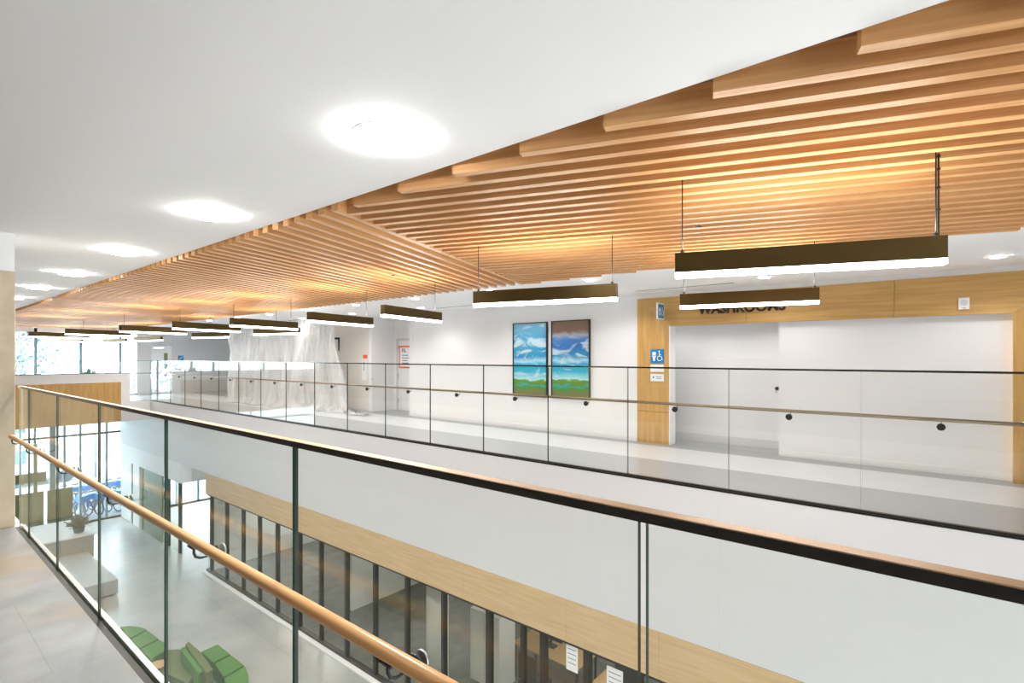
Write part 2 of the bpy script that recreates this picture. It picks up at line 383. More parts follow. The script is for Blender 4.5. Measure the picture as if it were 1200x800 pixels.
# concrete column
t = thing('concrete_column', 'square cast concrete column at the left end of the near guard', 'column', (.55, 7.3, 0))
b = MB(); b.box(.15, .885, 6.99, 7.7, 0, E+.825, M['column']); b.build('shaft', t, bevel=.008)
b = MB(); b.box(.155, .88, 6.995, 7.7, E+.825, ZC, M['ceil']); b.build('capital', t)

# ------------------------------------------------------------------ slatted ceiling
SW, SD = .062, .135
def slat(o, u, v, a0, a1, b0, m, name, parent):
    s = MB(); s.obox(o, u, v, a0, a1, b0, b0+SW, ZS, ZS+SD, m); return s.build(name, parent)
QJ = 2.692
tR = thing('slatted_ceiling', 'wooden slat ceiling field on the right, slats running nearly along the corridor', 'slatted ceiling', (4.4, 0, ZS), 'wooden slat ceiling fields')
k = -5
while True:
    P = 2.265+.18*k; k += 1
    lo = max((.9423*P-6.59)/.3348, (-4.5-.3348*P)/.9423); hi = min(QJ-.002, (.9423*(P)-2.315)/.3348)
    if P > 7.9: break
    if hi-lo < .1: continue
    slat((0, 0, 0), uR, uL, lo, hi, P, M['slatR'], 'slat', tR)
tL = thing('slatted_ceiling', 'wooden slat ceiling field on the left, slats running across towards the windows', 'slatted ceiling', (4.4, 12, ZS), 'wooden slat ceiling fields')
rest = MB(); k = 0
while True:
    Q = QJ+.18*k
    lo = (2.315+.3348*Q)/.9423; hi = (6.59+.3348*Q)/.9423
    hi = min(hi, (YE-.05-.9423*Q)/.3348)
    if hi-lo < .1: break
    if k < 98: slat((0, 0, 0), uL, uR, lo, hi, Q, M['slatL'], 'slat', tL)
    else: rest.obox((0, 0, 0), uL, uR, lo, hi, Q, Q+SW, ZS, ZS+SD, M['slatL'])
    k += 1
o = rest.build('slat', tL); o['kind'] = 'stuff'
print('left slats', k)

# ------------------------------------------------------------------ glass guards
def pane(x0, x1, y0, y1, z0, z1, gm, parent, axis='X', em=None):
    s = MB(); em = em or M['glassedge']
    fs = s.box(x0, x1, y0, y1, z0, z1, gm); s.mi(em)
    ie = s.mi(em)
    for f in fs:
        f.normal_update()
        n = f.normal
        if abs(getattr(n, axis.lower())) < .5: f.material_index = ie
    return s.build('glass_panel', parent)
# near guard
g = thing('glass_guardrail', 'near frameless glass guardrail with black cap and round wooden handrail', 'guardrail', (.92, 3, 0))
js = [6.985, 6.51, 5.344, 4.151, 2.955, 1.714, .4405, -.82, -2.05, -3.3]
for a, c in zip(js, js[1:]):
    pane(.9106, .9226, c+.008, a-.008 if a < 6.9 else a, -.02, 1.35, M['glass'], g)
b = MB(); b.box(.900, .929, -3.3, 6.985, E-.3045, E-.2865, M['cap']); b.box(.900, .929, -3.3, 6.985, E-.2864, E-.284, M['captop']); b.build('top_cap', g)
b = MB(); b.box(.878, .909, -3.3, 6.985, -.03, -.004, M['shoe']); b.box(.927, .956, -3.3, 6.985, -.03, .004, M['curb']); b.build('base_shoe', g)
b = MB(); b.tube([(.82, -3.3, .909), (.82, 6.71, .909)], .0195, M['rail'], 20)
hr = b.build('handrail', g)
for y in (5.93, 4.75, 3.55, 2.33, 1.08, -.19, -1.4):
    b = MB(); b.tube([(.82, y, .888), (.82, y, .862), (.826, y, .847), (.842, y, .838), (.875, y, .838), (.908, y, .846)], .0055, M['black'], 8)
    b.box(.806, .834, y-.03, y+.03, .886, .892, M['black'])
    b.tube([(.899, y, .846), (.910, y, .846)], .026, M['black'], 20)
    b.tube([(.9257, y, .846), (.934, y, .846)], .026, M['chrome'], 20)
    b.build('bracket', hr)
b = MB(); b.tube([(.82, 6.66, .888), (.82, 6.66, .862), (.826, 6.66, .847), (.85, 6.66, .84), (.9, 6.66, .846)], .0055, M['black'], 8); b.build('bracket', hr)
# far guard
g = thing('glass_guardrail', 'far frameless glass guardrail along the washroom corridor with thin dark cap', 'guardrail', (XG, 10, 0))
y = -3.37; ZG = E-.144
while y < 23.2:
    y2 = min(y+1.365, 23.27)
    if y2-y > .2: pane(XG, XG+.015, y+.006, y2-.006, -.01, ZG-.01, M['glassfar'], g)
    y += 1.365
b = MB(); b.box(XG-.006, XG+.021, -3.3, 23.27, ZG-.018, ZG+.004, M['cap']); b.build('top_cap', g)
b = MB(); b.box(XG-.035, XG-.005, -3.3, 23.13, -.022, .0, M['black']); b.box(XG-.003, XG+.05, -3.3, 23.13, -.005, .016, M['shoe']); b.build('base_shoe', g)
b = MB(); b.tube([(XG+.085, -3.3, E-.632), (XG+.085, 22.6, E-.632)], .019, M['rail'] if 0 else plain('satin bronze tube', (.26, .20, .13), .4, .5), 12)
hr = b.build('handrail', g)
y = -1.29
while y < 22.5:
    b = MB(); z = E-.632
    b.tube([(XG+.085, y, z-.018), (XG+.085, y, z-.05), (XG+.06, y, z-.062), (XG+.02, y, z-.062)], .006, M['black'], 6)
    b.tube([(XG+.015, y, z-.062), (XG+.022, y, z-.062)], .032, M['black'], 14)
    b.tube([(XG-.008, y, z-.062), (XG, y, z-.062)], .036, M['black'], 14)
    b.build('bracket', hr); y += 1.355
# cross guard at the end bridge
g = thing('glass_guardrail', 'short glass guardrail across the far end, above the white and wood parapet', 'guardrail', (3, 23.3, 0))
x = XG-.01
while x > -2:
    pane(x-1.36, x-.008, 23.3, 23.315, -.01, ZG-.02, M['glassfar'], g, 'Y'); x -= 1.365
b = MB(); b.box(-2, XG-.01, 23.295, 23.32, ZG-.03, ZG-.008, M['mull']); b.build('top_cap', g)
b = MB(); b.tube([(5.9, 23.4, E-.63), (XG+.08, 23.4, E-.63)], .018, M['mull'], 8); b.tube([(6.4, 23.4, E-.63), (6.4, 23.33, E-.68)], .012, M['black'], 6); b.build('handrail', g)

# parapet of the bridge: white frame, oak inset
t = thing('bridge_parapet', 'white parapet with an oak inset facing the lobby at the far end', 'parapet', (3, 23.2, 0))
b = MB()
zb = E-2.36; zt = E-.61
b.box(-2.2, 6.02, 23.14, 23.26, zb, zt, M['white']); b.box(6.02, XG-.04, 23.14, 23.28, zb, -.02, M['white'])
b.build('parapet_wall', t)
b = MB(); b.box(-2.2, 6.03, 23.12, 23.28, zt, zt+.025, M['black']); b.build('coping', t)
b = MB()
for x0, x1 in ((-.6, 1.5), (1.5, 3.62), (3.62, 4.55), (4.55, 5.74)):
    b.box(x0+.003, x1-.003, 23.115, 23.145, zb+.004, E-.93, M['oakV'])
b.build('wood_inset', t)
b = MB(); b.box(5.4, 5.5, 23.1, 23.3, 0, 0, M['white'])
b.b.free()

# ------------------------------------------------------------------ window wall at the end
b = MB()
for x in (-.5, .65, 1.85, 3.05, 3.99, 5.36, 6.68):
    b.box(x-.045, x+.045, YE, YE+.12, 0, ZC-.1, M['mull'])
b.box(6.20, 6.23, YE, YE+.1, 0, ZC-.1, M['mull'])
b.box(-2.2, 7.27, YE, YE+.12, 2.60, ZC, M['white']); b.box(-2.2, 7.27, YE, YE+.12, 0, .06, M['mull'])
w = struct('window_1', b, 'tall upper end windows with steel blue mullions', 'window')
b = MB(); b.box(-2.2, 7.27, YE+.05, YE+.06, .06, 2.60, M['window']); b.build('pane', w)
b = MB()
for x in (1.3, 2.2, 3.1, 3.97, 4.85, 5.35, 6.21, 7.9, 8.8, 9.7, 10.6, 11.5):
    b.box(x-.035, x+.035, YE, YE+.12, ZL, -.35, M['mull'])
b.box(4.40, 4.58, YE-.02, YE+.12, ZL, -.35, M['mull'])
b.box(-2.2, 12, YE, YE+.12, ZL, ZL+.07, M['frame']); b.box(-2.2, 12, YE-.03, YE+.12, E-3.2, E-3.12, M['frame'])
b.box(6.72, 6.95, YE-.2, YE+.1, ZL, -.35, M['mull'])
w = struct('window_2', b, 'tall lower lobby windows looking out on the blue bicycles', 'window')
b = MB(); b.box(-2.2, 12, YE+.05, YE+.06, ZL, -.35, M['window']); b.build('pane', w)

# ------------------------------------------------------------------ lower glazing, bay by bay
ys = [-1.2, -.1, 1.0, 1.75, 2.5, 3.34, 4.12, 4.92, 5.33, 6.07, 7.2, 8.25, 9.29, 10.34, 11.4, 12.37, 13.5, 14.5, 15.5, 16.6, 17.7]
b = MB(); zt = ZF1
for i, y in enumerate(ys):
    wd = .05 if y in (6.07, 4.92, 4.12) else .032
    b.box(XG-.01, XG+.09, y-wd, y+wd, ZL, zt, M['frame'])
b.box(XG-.015, XG+.09, -1.2, 18, zt-.045, zt, M['frame']); b.box(XG-.015, XG+.09, -1.2, 18, ZL, ZL+.10, M['frame'])
b.box(XG, XG+.06, 1.75, 5.33, ZL+1.02, ZL+1.07, M['frame'])
w = struct('window_3', b, 'row of dark framed floor-to-ceiling glazing below the oak band', 'window')
b = MB(); b.box(XG+.03, XG+.042, -1.2, 17.98, ZL+.1, zt-.045, M['glazing']); b.build('pane', w)
b = MB(); b.box(XG-.12, XG-.015, -3, 18.0, ZL, ZL+.035, M['white']); struct('trim_curb', b, 'white curb strip along the foot of the lower glazing', 'trim')
# recess and entry glazing
b = MB()
for y in (18.05, 19.0, 20.05): b.box(XG+1.2, XG+1.3, y-.04, y+.04, ZL, ZF0+.3, M['frame'])
for y in (20.4, 21.5): b.box(XG, XG+.1, y-.04, y+.04, ZL, ZF1, M['frame'])
b.box(XG, XG+.1, 24.6, 25.4, ZL, ZF1, M['white'])
for y in (24.25, 25.5): b.box(XG, XG+.1, y-.05, y+.05, ZL, ZF1, M['greenpanel'])
b.box(XG, XG+.1, 25.6, YE, ZL, ZF1, M['white'])
w = struct('window_4', b, 'glazed opening in the white lower wall near the end windows', 'window')
b = MB(); b.box(XG+.04, XG+.05, 20.1, 24.6, ZL, ZF1, M['glazing']); b.box(XG+1.24, XG+1.25, 18, 20.1, ZL, ZF0+.3, M['glazing']); b.build('pane', w)
b = MB(); b.box(XG-.02, XG+.03, 21.95, 24.0, ZL+.02, ZF1+.0, M['greenpanel'])
d = struct('door_1', b, 'olive green door panel in the white lower wall', 'door')
b = MB(); b.box(XG-.06, XG-.04, 22.1, 22.14, ZL+.8, ZL+1.3, M['chrome']); b.box(XG-.05, XG-.02, 22.1, 22.14, ZL+.82, ZL+.86, M['chrome']); b.box(XG-.05, XG-.02, 22.1, 22.14, ZL+1.24, ZL+1.28, M['chrome']); b.build('door_handle', d)

# papers taped to the lower glazing
def flat(name, label, cat, pts, mat, group=None):
    pass
for (px0, px1, yt, h, lab) in ((662.5, 676, 756, .40, 'white paper notice taped to the lower glass door, left one'),
                               (710, 729, 784, .42, 'white paper notice taped to the lower glass door, nearest one')):
    d0 = 6517/(px0+149.5); d1 = 6517/(px1+149.5); y0 = (d0-5.162)/CT; y1 = (d1-5.162)/CT
    z = E-(yt-417.5)*(d0+d1)/2/F
    b = MB(); b.box(XG-.004, XG-.001, y1, y0, z-h, z, M['paper'])
    o = b.build('paper_notice'); o.location.x = .03-.002; tag(o, lab, 'notice', 'paper notices on the lower glazing')
    b = MB()
    for q in range(4): b.box(XG-.0055, XG-.0042, y1+.03, y0-.03, z-.08-.07*q, z-.07-.07*q, M['ink'])
    o2 = b.build('printed_lines', o); o2.matrix_parent_inverse = Matrix.Identity(4)

# ------------------------------------------------------------------ washroom frame
t = thing('oak_portal_frame', 'large oak portal frame around the washroom opening', 'door frame', (XW, 1.7, 0))
ZT = E+1.11; x0 = XW-.045; x1 = XW
def quad_prism(yz, m, x0=x0, x1=x1):
    s = MB(); i = s.mi(m)
    A = [s.b.verts.new((x0, y, z)) for y, z in yz]; B = [s.b.verts.new((x1, y, z)) for y, z in yz]; n = len(yz)
    s.b.faces.new(A); s.b.faces.new(B[::-1])
    for k in range(n): s.b.faces.new([A[k], A[(k+1) % n], B[(k+1) % n], B[k]])
    return s
g_ = .003
quad_prism([(4.677, .6), (4.677, ZT), (YL, ZO), (YL, .6)], M['oakV']).build('post', t)
quad_prism([(4.677, 0), (4.677, .594), (YL, .594), (YL, 0)], M['oakV']).build('post', t)
quad_prism([(YR, .8), (YR, ZO), (-1.276, ZT), (-1.276, .8)], M['oakV']).build('post', t)
quad_prism([(YR, 0), (YR, .794), (-1.276, .794), (-1.276, 0)], M['oakV']).build('post', t)
cuts = [4.677, 2.66, .62, -1.276]; bl = [YL, 2.66, .62, YR]
for i in range(3):
    quad_prism([(cuts[i]-g_, ZT), (cuts[i+1]+g_, ZT), (bl[i+1]+g_, ZO), (bl[i]-g_, ZO)], M['oakH']).build('lintel', t)
b = MB(); b.box(XW-.04, XW+.2, YL-.025, YL-.001, 0, ZO, M['signwhite']); b.build('jamb', t)
# lettering
cu = bpy.data.curves.new('washrooms', 'FONT'); cu.body = 'WASHROOMS'; cu.size = .205; cu.extrude = .012; cu.offset = .0065; cu.space_character = 1.02
cu.materials.append(M['letters'])
o = bpy.data.objects.new('sign_lettering', cu); C.objects.link(o)
Rm = Matrix(((0, 0, -1), (-1, 0, 0), (0, 1, 0))).to_4x4()
o.matrix_world = Matrix.Translation((x0-.012, 3.475, E+.762-.0)) @ Rm
bpy.context.view_layer.update()
wdt = o.dimensions.x
o.scale = (1.43/wdt,)*3 if wdt > 0 else (1, 1, 1)
o.rotation_euler = Rm.to_euler()
tag(o, 'dark raised capital letters on the oak lintel above the washrooms', 'lettering')

def to_mesh(o):
    bpy.context.view_layer.update()
    me = bpy.data.meshes.new_from_object(o.evaluated_get(bpy.context.evaluated_depsgraph_get()))
    n = bpy.data.objects.new(o.name, me); C.objects.link(n)
    n.parent = o.parent; n.matrix_parent_inverse = o.matrix_parent_inverse.copy(); n.location = o.location; n.rotation_euler = o.rotation_euler; n.scale = o.scale
    for k in ('label', 'category'):
        if k in o: n[k] = o[k]
    nm = o.name; bpy.data.objects.remove(o); n.name = nm
    return n
o = to_mesh(o)
# ------------------------------------------------------------------ signs on the oak post
def circ_pts(cy, cz, r, n=20, a0=0, a1=2*math.pi):
    return [(cy+r*math.cos(a0+(a1-a0)*k/(n-1)), cz+r*math.sin(a0+(a1-a0)*k/(n-1))) for k in range(n)]
def glyphs(parent, X, yc, zc, s, m, sgn=-1):
    """toilet and wheelchair pictograms, on a face looking to -X; +right in the picture is -Y"""
    r = MB(); e = .003
    Y = lambda u: yc-u*s
    Z = lambda v: zc+v*s
    r.box(X-e, X, Y(-.08), Y(-.36), Z(.08), Z(.30), m)                   # cistern
    r.box(X-e, X, Y(-.06), Y(-.38), Z(-.04), Z(.04), m)                  # lid
    s2 = [(-.34, -.06), (-.10, -.06), (-.15, -.20), (-.15, -.34), (-.29, -.34), (-.29, -.20)]
    A = [r.b.verts.new((X-e, Y(u), Z(v))) for u, v in s2]; f = r.b.faces.new(A); f.material_index = 0
    o1 = r.build('toilet_symbol', parent)
    r = MB()
    arc = [(X-e, Y(.20+.17*math.cos(a)), Z(-.15+.17*math.sin(a))) for a in [math.radians(q) for q in range(100, 390, 15)]]
    r.tube(arc, .025*s, m, 5)
    r.tube([(X-e, Y(.17), Z(.24)), (X-e, Y(.18), Z(-.02)), (X-e, Y(.33), Z(-.02)), (X-e, Y(.40), Z(-.26))], .030*s, m, 5)
    r.tube([(X-e, Y(.18), Z(.11)), (X-e, Y(.30), Z(.11))], .024*s, m, 5)
    r.tube([(X-e, Y(.17), Z(.33)), (X-e-.002, Y(.17), Z(.33))], .06*s, m, 12)
    r.build('wheelchair_symbol', parent)
X0 = XW-.045
def ypx(px, X=XW): return (F*X/(CT*(px+149.5))-ST*X)/CT
def dpx(px, X=XW): return F*X/(CT*(px+149.5))
y1, y0 = ypx(763.7), ypx(779.2); dm = dpx(771)
zz = lambda py: E+(417.5-py)*dm/F
t = thing('washroom_sign', 'square blue washroom sign with toilet and wheelchair symbols on the left oak post', 'sign', (X0, (y0+y1)/2, zz(425)))
b = MB(); b.box(X0-.012, X0, y0, y1, zz(425.4), zz(409), M['blue']); b.build('plate', t)
glyphs(t, X0-.012, (y0+y1)/2, (zz(425.4)+zz(409))/2, (y1-y0)*1.0, M['signwhite'])
t = thing('text_plate', 'white name strip right under the blue washroom sign', 'sign', (X0, (y0+y1)/2, zz(435)), 'white plates on the left oak post')
b = MB(); b.box(X0-.010, X0, y0, y1, zz(435.5), zz(427), M['signwhite']); b.build('plate', t)
t = thing('text_plate', 'small white printed card on the left oak post below the guard cap', 'sign', (X0, (y0+y1)/2, zz(446)), 'white plates on the left oak post')
b = MB(); b.box(X0-.010, X0, y0, y1, zz(446.5), zz(438), M['signwhite']); b.build('plate', t)
b = MB(); yc = (y0+y1)/2
for q in range(2): b.box(X0-.012, X0-.0101, yc-.09, yc+.02, zz(441.3+2*q), zz(440.7+2*q), M['ink'])
b.box(X0-.012, X0-.0101, yc+.06, yc+.085, zz(443), zz(440.8), M['ink']); b.build('printed_text', t)
# projecting flag sign: faces the corridor's right
yc = ypx(779); zc0, zc1 = E+.50*.0+ (417.5-373.5)*9.7/F, E+(417.5-354.5)*9.7/F
t = thing('projecting_sign', 'blue and white washroom flag sign projecting from the oak portal corner', 'sign', (X0, yc, zc0))
b = MB(); b.box(X0-.30, X0, yc-.012, yc+.012, zc0, zc1, M['signwhite']); b.build('panel', t, bevel=.004)
b = MB(); b.box(X0-.275, X0-.03, yc-.015, yc-.0121, zc0+.02, zc1-.02, M['blue']); b.box(X0-.275, X0-.03, yc+.0121, yc+.015, zc0+.02, zc1-.02, M['blue']); b.build('blue_face', t)
b = MB(); xm = X0-.15; zm = (zc0+zc1)/2; e = yc-.0155
b.box(xm-.09, xm-.03, e-.002, e, zm-.01, zm+.06, M['signwhite']); b.box(xm-.08, xm-.04, e-.002, e, zm-.08, zm-.02, M['signwhite'])
b.tube([(xm+.05+.035*math.cos(a), e-.001, zm-.04+.035*math.sin(a)) for a in [math.radians(q) for q in range(100, 400, 20)]], .006, M['signwhite'], 5)
b.tube([(xm+.04, e-.001, zm+.07), (xm+.04, e-.001, zm), (xm+.08, e-.001, zm), (xm+.1, e-.001, zm-.06)], .007, M['signwhite'], 5)
b.build('symbols', t)
# wall speaker / strobe
ya, yb = ypx(1123), ypx(1136); dm2 = dpx(1129); z0_, z1_ = E+(417.5-362.8)*dm2/F, E+(417.5-349.2)*dm2/F
t = thing('alarm_speaker', 'small square white alarm speaker on the oak lintel', 'alarm', (X0, (ya+yb)/2, z0_))
b = MB(); b.box(X0-.035, X0, yb, ya, z0_, z1_, M['rim']); b.build('housing', t, bevel=.004)
b = MB(); b.tube([(X0-.040, (ya+yb)/2, (z0_+z1_)/2+.012), (X0-.034, (ya+yb)/2, (z0_+z1_)/2+.012)], .042, M['grey'], 20); b.build('grille', t)
b = MB(); b.box(X0-.038, X0-.0345, (ya+yb)/2-.02, (ya+yb)/2+.02, z0_+.012, z0_+.02, M['ink']); b.build('lens', t)
# door pull on alcove wall
b = MB(); yk = ypx(911, 10.25); zk = E+(417.5-455)*dpx(911, 10.25)/F
b.tube([(10.20, yk, zk), (10.242, yk, zk)], .032, M['shoe'], 14)
o = b.build('door_knob'); tag(o, 'small round steel knob on the white alcove wall', 'knob')

# ------------------------------------------------------------------ paintings
for i, (pa, pb, zt_, zb_) in enumerate(((601, 641, .766, -.905), (646, 691, .772, -.885))):
    ya, yb = ypx(pa, XW-.04), ypx(pb, XW-.04)
    t = thing('framed_painting', ['tall framed painting of white clouds over green land, the left of the pair', 'tall framed painting with brown storm cloud at top, the right of the pair'][i],
              'painting', (XW-.02, (ya+yb)/2, E+zb_), 'paired sky paintings on the white wall')
    h = zt_-zb_
    b = MB(); f = .022
    b.box(XW-.05, XW-.001, yb, yb+f, E+zb_, E+zt_, M['black']); b.box(XW-.05, XW-.001, ya-f, ya, E+zb_, E+zt_, M['black'])
    b.box(XW-.05, XW-.001, yb+f, ya-f, E+zb_, E+zb_+f, M['black']); b.box(XW-.05, XW-.001, yb+f, ya-f, E+zt_-f, E+zt_, M['black'])
    b.build('frame', t)
    b = MB(); b.box(XW-.035, XW-.002, yb+f, ya-f, E+zb_+f, E+zt_-f, paint_mat('painted canvas %d' % i, i))
    b.build('canvas', t, origin=(XW-.03, (ya+yb)/2, E+zb_))

def spot(name, loc, w, parent=None, ang=150, r=.08):
    l = bpy.data.lights.new(name, 'SPOT'); l.energy = w; l.spot_size = math.radians(ang); l.spot_blend = .6; l.shadow_soft_size = r; l.color = (1, .985, .965)
    o = bpy.data.objects.new(name, l); C.objects.link(o); o.location = loc
    if parent: o.parent = parent; o.matrix_parent_inverse = Matrix.Translation(-parent.location)
    return o
# ------------------------------------------------------------------ pendant lamps
def pendant(c, u, L, label, group, cords=(-.47, .47), W=.075):
    """c = centre in plan; u = unit along the bar; top of housing at E+.68"""
    zt = E+.68; v = Vector((-u.y, u.x, 0))
    t = thing('pendant_lamp', label, 'pendant lamp', (c[0], c[1], zt), group)
    o3 = (c[0], c[1], 0)
    b = MB(); b.obox(o3, u, v, -L/2, L/2, -W/2, W/2, zt-.128, zt, M['lampbody']); b.build('housing', t)
    b = MB(); b.obox(o3, u, v, -L/2+.001, L/2-.001, -W/2+.002, W/2-.002, zt-.160, zt-.1285, M['lens']); b.build('diffuser', t)
    l = bpy.data.lights.new('tube', 'AREA'); l.shape = 'RECTANGLE'; l.size = L*.96; l.size_y = W*.9; l.energy = PW; l.color = (1, .985, .965)
    lo = bpy.data.objects.new('tube_light', l); C.objects.link(lo); lo.location = (c[0], c[1], zt-.163); lo.rotation_euler = (0, 0, math.atan2(u.y, u.x)); lo.parent = t; lo.matrix_parent_inverse = Matrix.Translation(-t.location)
    b = MB(); b.obox(o3, u, v, -L/2+.03, L/2-.03, -W/2+.012, W/2-.012, zt+.0002, zt+.0008, M['uplens']); b.build('upper_diffuser', t)
    l2 = bpy.data.lights.new('uptube', 'AREA'); l2.shape = 'RECTANGLE'; l2.size = L*.9; l2.size_y = W*.6; l2.energy = PU; l2.color = (1, .95, .87)
    lo = bpy.data.objects.new('uptube_light', l2); C.objects.link(lo); lo.location = (c[0], c[1], zt+.008); lo.rotation_euler = (math.pi, 0, math.atan2(u.y, u.x)); lo.parent = t; lo.matrix_parent_inverse = Matrix.Translation(-t.location)
    for s in cords:
        p = Vector(o3)+u*(s*L)
        b = MB(); b.tube([(p.x, p.y, zt), (p.x, p.y, ZS+.05)], .004, M['black'], 6); b.cyl((p.x, p.y), .012, zt, zt+.02, M['black'], 10); b.build('cord', t)
    return t
def at(px, py, z):
    """plan point at height z (above eye) seen at a pixel"""
    d = z*F/(417.5-py); r = (px-600)/F*d
    return Vector((r*CT+d*ST, d*CT-r*ST, 0))
GN, GF = 'pendant lamps of the near row', 'pendant lamps of the far row'
tl = {}
for name, a, c, lab, grp in (
    ('L1', (791, 296.5), (1111, 275), 'largest black bar pendant, at right in front of the washroom lintel', GN),
    ('L3', (554.3, 341.3), (722, 331.8), 'black bar pendant hanging just above the two paintings', GN),
    ('L2', (796.7, 344.4), (960.4, 336.3), 'black bar pendant partly covering the tops of the washroom letters', GF)):
    A, B = at(*a, .68), at(*c, .68); u = (B-A); L = u.length; u.normalize()
    v = Vector((-u.y, u.x, 0)); w = v if v.x > 0 else -v
    tl[name] = pendant((A+B)/2+w*.037, u, L, lab, grp)
ordn = ['first and nearest', 'second', 'third', 'fourth', 'fifth', 'sixth']
for i, (px, py) in enumerate(((451.3, 356.8), (363.8, 365), (272.5, 371.8), (204.5, 376.3), (141.8, 380.5), (78, 384.6), (33.8, 388.2))):
    A = at(px, py, .68); L = 1.45 if i else 1.38
    u = Vector((math.cos(RA*.75), math.sin(RA*.75), 0))
    lab = ('bronze bar pendant left of the paintings, nearest of those turned across the corridor' if i == 0 else
           'bronze bar pendant in front of the right side of the plastic sheet' if i == 1 else
           'bronze bar pendant in front of the left side of the plastic sheet' if i == 2 else
           'bronze bar pendant hanging above the blue stair sign' if i == 3 else
           'bronze bar pendant fourth from the column in the near row' if i == 4 else
           'bronze bar pendant second from the left end of the near row' if i == 5 else 'bronze bar pendant at the left end of the near row, by the column')
    if i == 4: lab = 'bronze bar pendant third from the left end of the near row'
    pendant(A+u*L/2+Vector((-u.y, u.x, 0))*.037, u, L, lab, GN, cords=(.40,) if i < 9 else ())
uRl = Vector((.25, -.968, 0)).normalized()
for i, (X, Y, lab) in enumerate(((6.2, 12.5, 'small bronze bar pendant hanging in front of the plastic sheet, in the far row'),
                                 (6.12, 16.2, 'small bronze bar pendant between the blue stair sign and the plastic sheet'),
                                 (6.0, 21.1, 'small bronze bar pendant in front of the end wall door'),
                                 (5.9, 24.6, 'small bronze bar pendant against the end windows, right one'),
                                 (4.75, 25.4, 'small bronze bar pendant against the end windows, left one'))):
    pendant((X, Y), uRl, 1.5, lab, GF, cords=(0,), W=.075)
# wiring clips on the nearest lamp's supply cord
pr = tl['L1']
A, B = at(791, 296.5, .68), at(1111, 275, .68); u = (B-A).normalized(); c = (A+B)/2+Vector((.037, 0, 0)); p = c+u*(.47*(B-A).length)
b = MB(); zz0 = E+.68
b.tube([(p.x+.004, p.y, zz0), (p.x+.006, p.y, zz0+.12), (p.x-.002, p.y, zz0+.2), (p.x+.004, p.y, zz0+.36), (p.x-.008, p.y, ZS+.01)], .005, M['black'], 6)
for q in (.14, .26, .36, .43): b.cyl((p.x+.004, p.y), .010, zz0+q*1.05, zz0+q*1.05+.012, M['black'], 8)
b.build('supply_cable', pr)

# ------------------------------------------------------------------ downlights
PD = {}
def downlight(X, Y, r, lens, label, group):
    t = thing('downlight', label, 'downlight', (X, Y, ZC), group)
    b = MB(); b.cyl((X, Y), r+.018, ZC-.006, ZC+.002, M['rim'], 32); b.build('trim_ring', t)
    b = MB(); b.cyl((X, Y), r*.96, ZC-(.034 if r > .1 else .018), ZC-.0062, lens, 32, r); b.build('lens', t)
    spot('lamp', (X, Y, ZC-.04), WN if r > .1 else WF, t, 125 if r > .1 else 150, r)
nl = ['large round downlight in the white ceiling, nearest the camera', 'round downlight in the white ceiling, second from the camera', 'round downlight in the white ceiling, third from the camera',
      'round downlight in the white ceiling, fourth from the camera and nearest the column']
for i, (X, Y) in enumerate(((1.755, 2.34), (1.78, 4.74), (1.80, 7.17), (1.80, 9.6), (1.8, 12.), (1.8, 14.4))):
    downlight(X, Y, .15, M['down'], nl[i] if i < 4 else 'far round downlight of the white ceiling row, number %s past the column' % ['one', 'two'][i-4], 'downlights in the near white ceiling')
for Y in (-2.6, -5.): downlight(1.78, Y, .12, M['down'], 'round downlight of the near ceiling behind the camera', 'downlights behind the camera')
for i in range(9):
    Y = 4.3+2.08*i
    downlight(7.1, Y, .075, M['downfar'], 'small corridor downlight beside the wooden slats, %s from the right' % ['first', 'second', 'third', 'fourth', 'fifth', 'sixth', 'seventh', 'eighth', 'ninth'][i], 'corridor downlights beside the slats')
for i, Y in enumerate((-.44, 2.13, 4.7, 7.3, 9.9, 12.8, 15.5, 18.2, 21., 24.)):
    downlight(8.5, Y, .075, M['downfar'], 'small corridor downlight in the row next to the wall, %s from the right' % ['first', 'second', 'third', 'fourth', 'fifth', 'sixth', 'seventh', 'eighth', 'ninth', 'tenth'][i], 'corridor downlights next to the wall')
for y in (2.5, 3.3, 4.1, 5.2): spot('alcove_lamp', (9.78, y, ZO+.03), 4.5, None, 160, .12)
# slot diffusers
for y0, y1, lab in ((2.69, 4.41, 'narrow slot diffuser in the ceiling above the washroom portal corner'), (7.7, 9.8, 'narrow slot diffuser in the ceiling left of the paintings')):
    b = MB(); b.box(8.865, 8.895, y0, y1, ZC-.004, ZC+.001, M['ink']); o = b.build('slot_diffuser'); tag(o, lab, 'air vent')
# sprinklers
for px, py, lab in ((819, 265, 'tiny sprinkler head in the slats above the biggest pendant'), (460.8, 322, 'tiny sprinkler head in the slats above the plastic sheet')):
    p = at(px, py, 1.12)
    t = thing('sprinkler_head', lab, 'sprinkler', (p.x, p.y, ZS), 'sprinkler heads in the slats')
    b = MB(); b.cyl((p.x, p.y), .010, E+1.115, E+1.25, M['chrome'], 8); b.build('stem', t)
    b = MB(); b.cyl((p.x, p.y), .028, E+1.108, E+1.114, M['shoe'], 12); b.build('deflector', t)

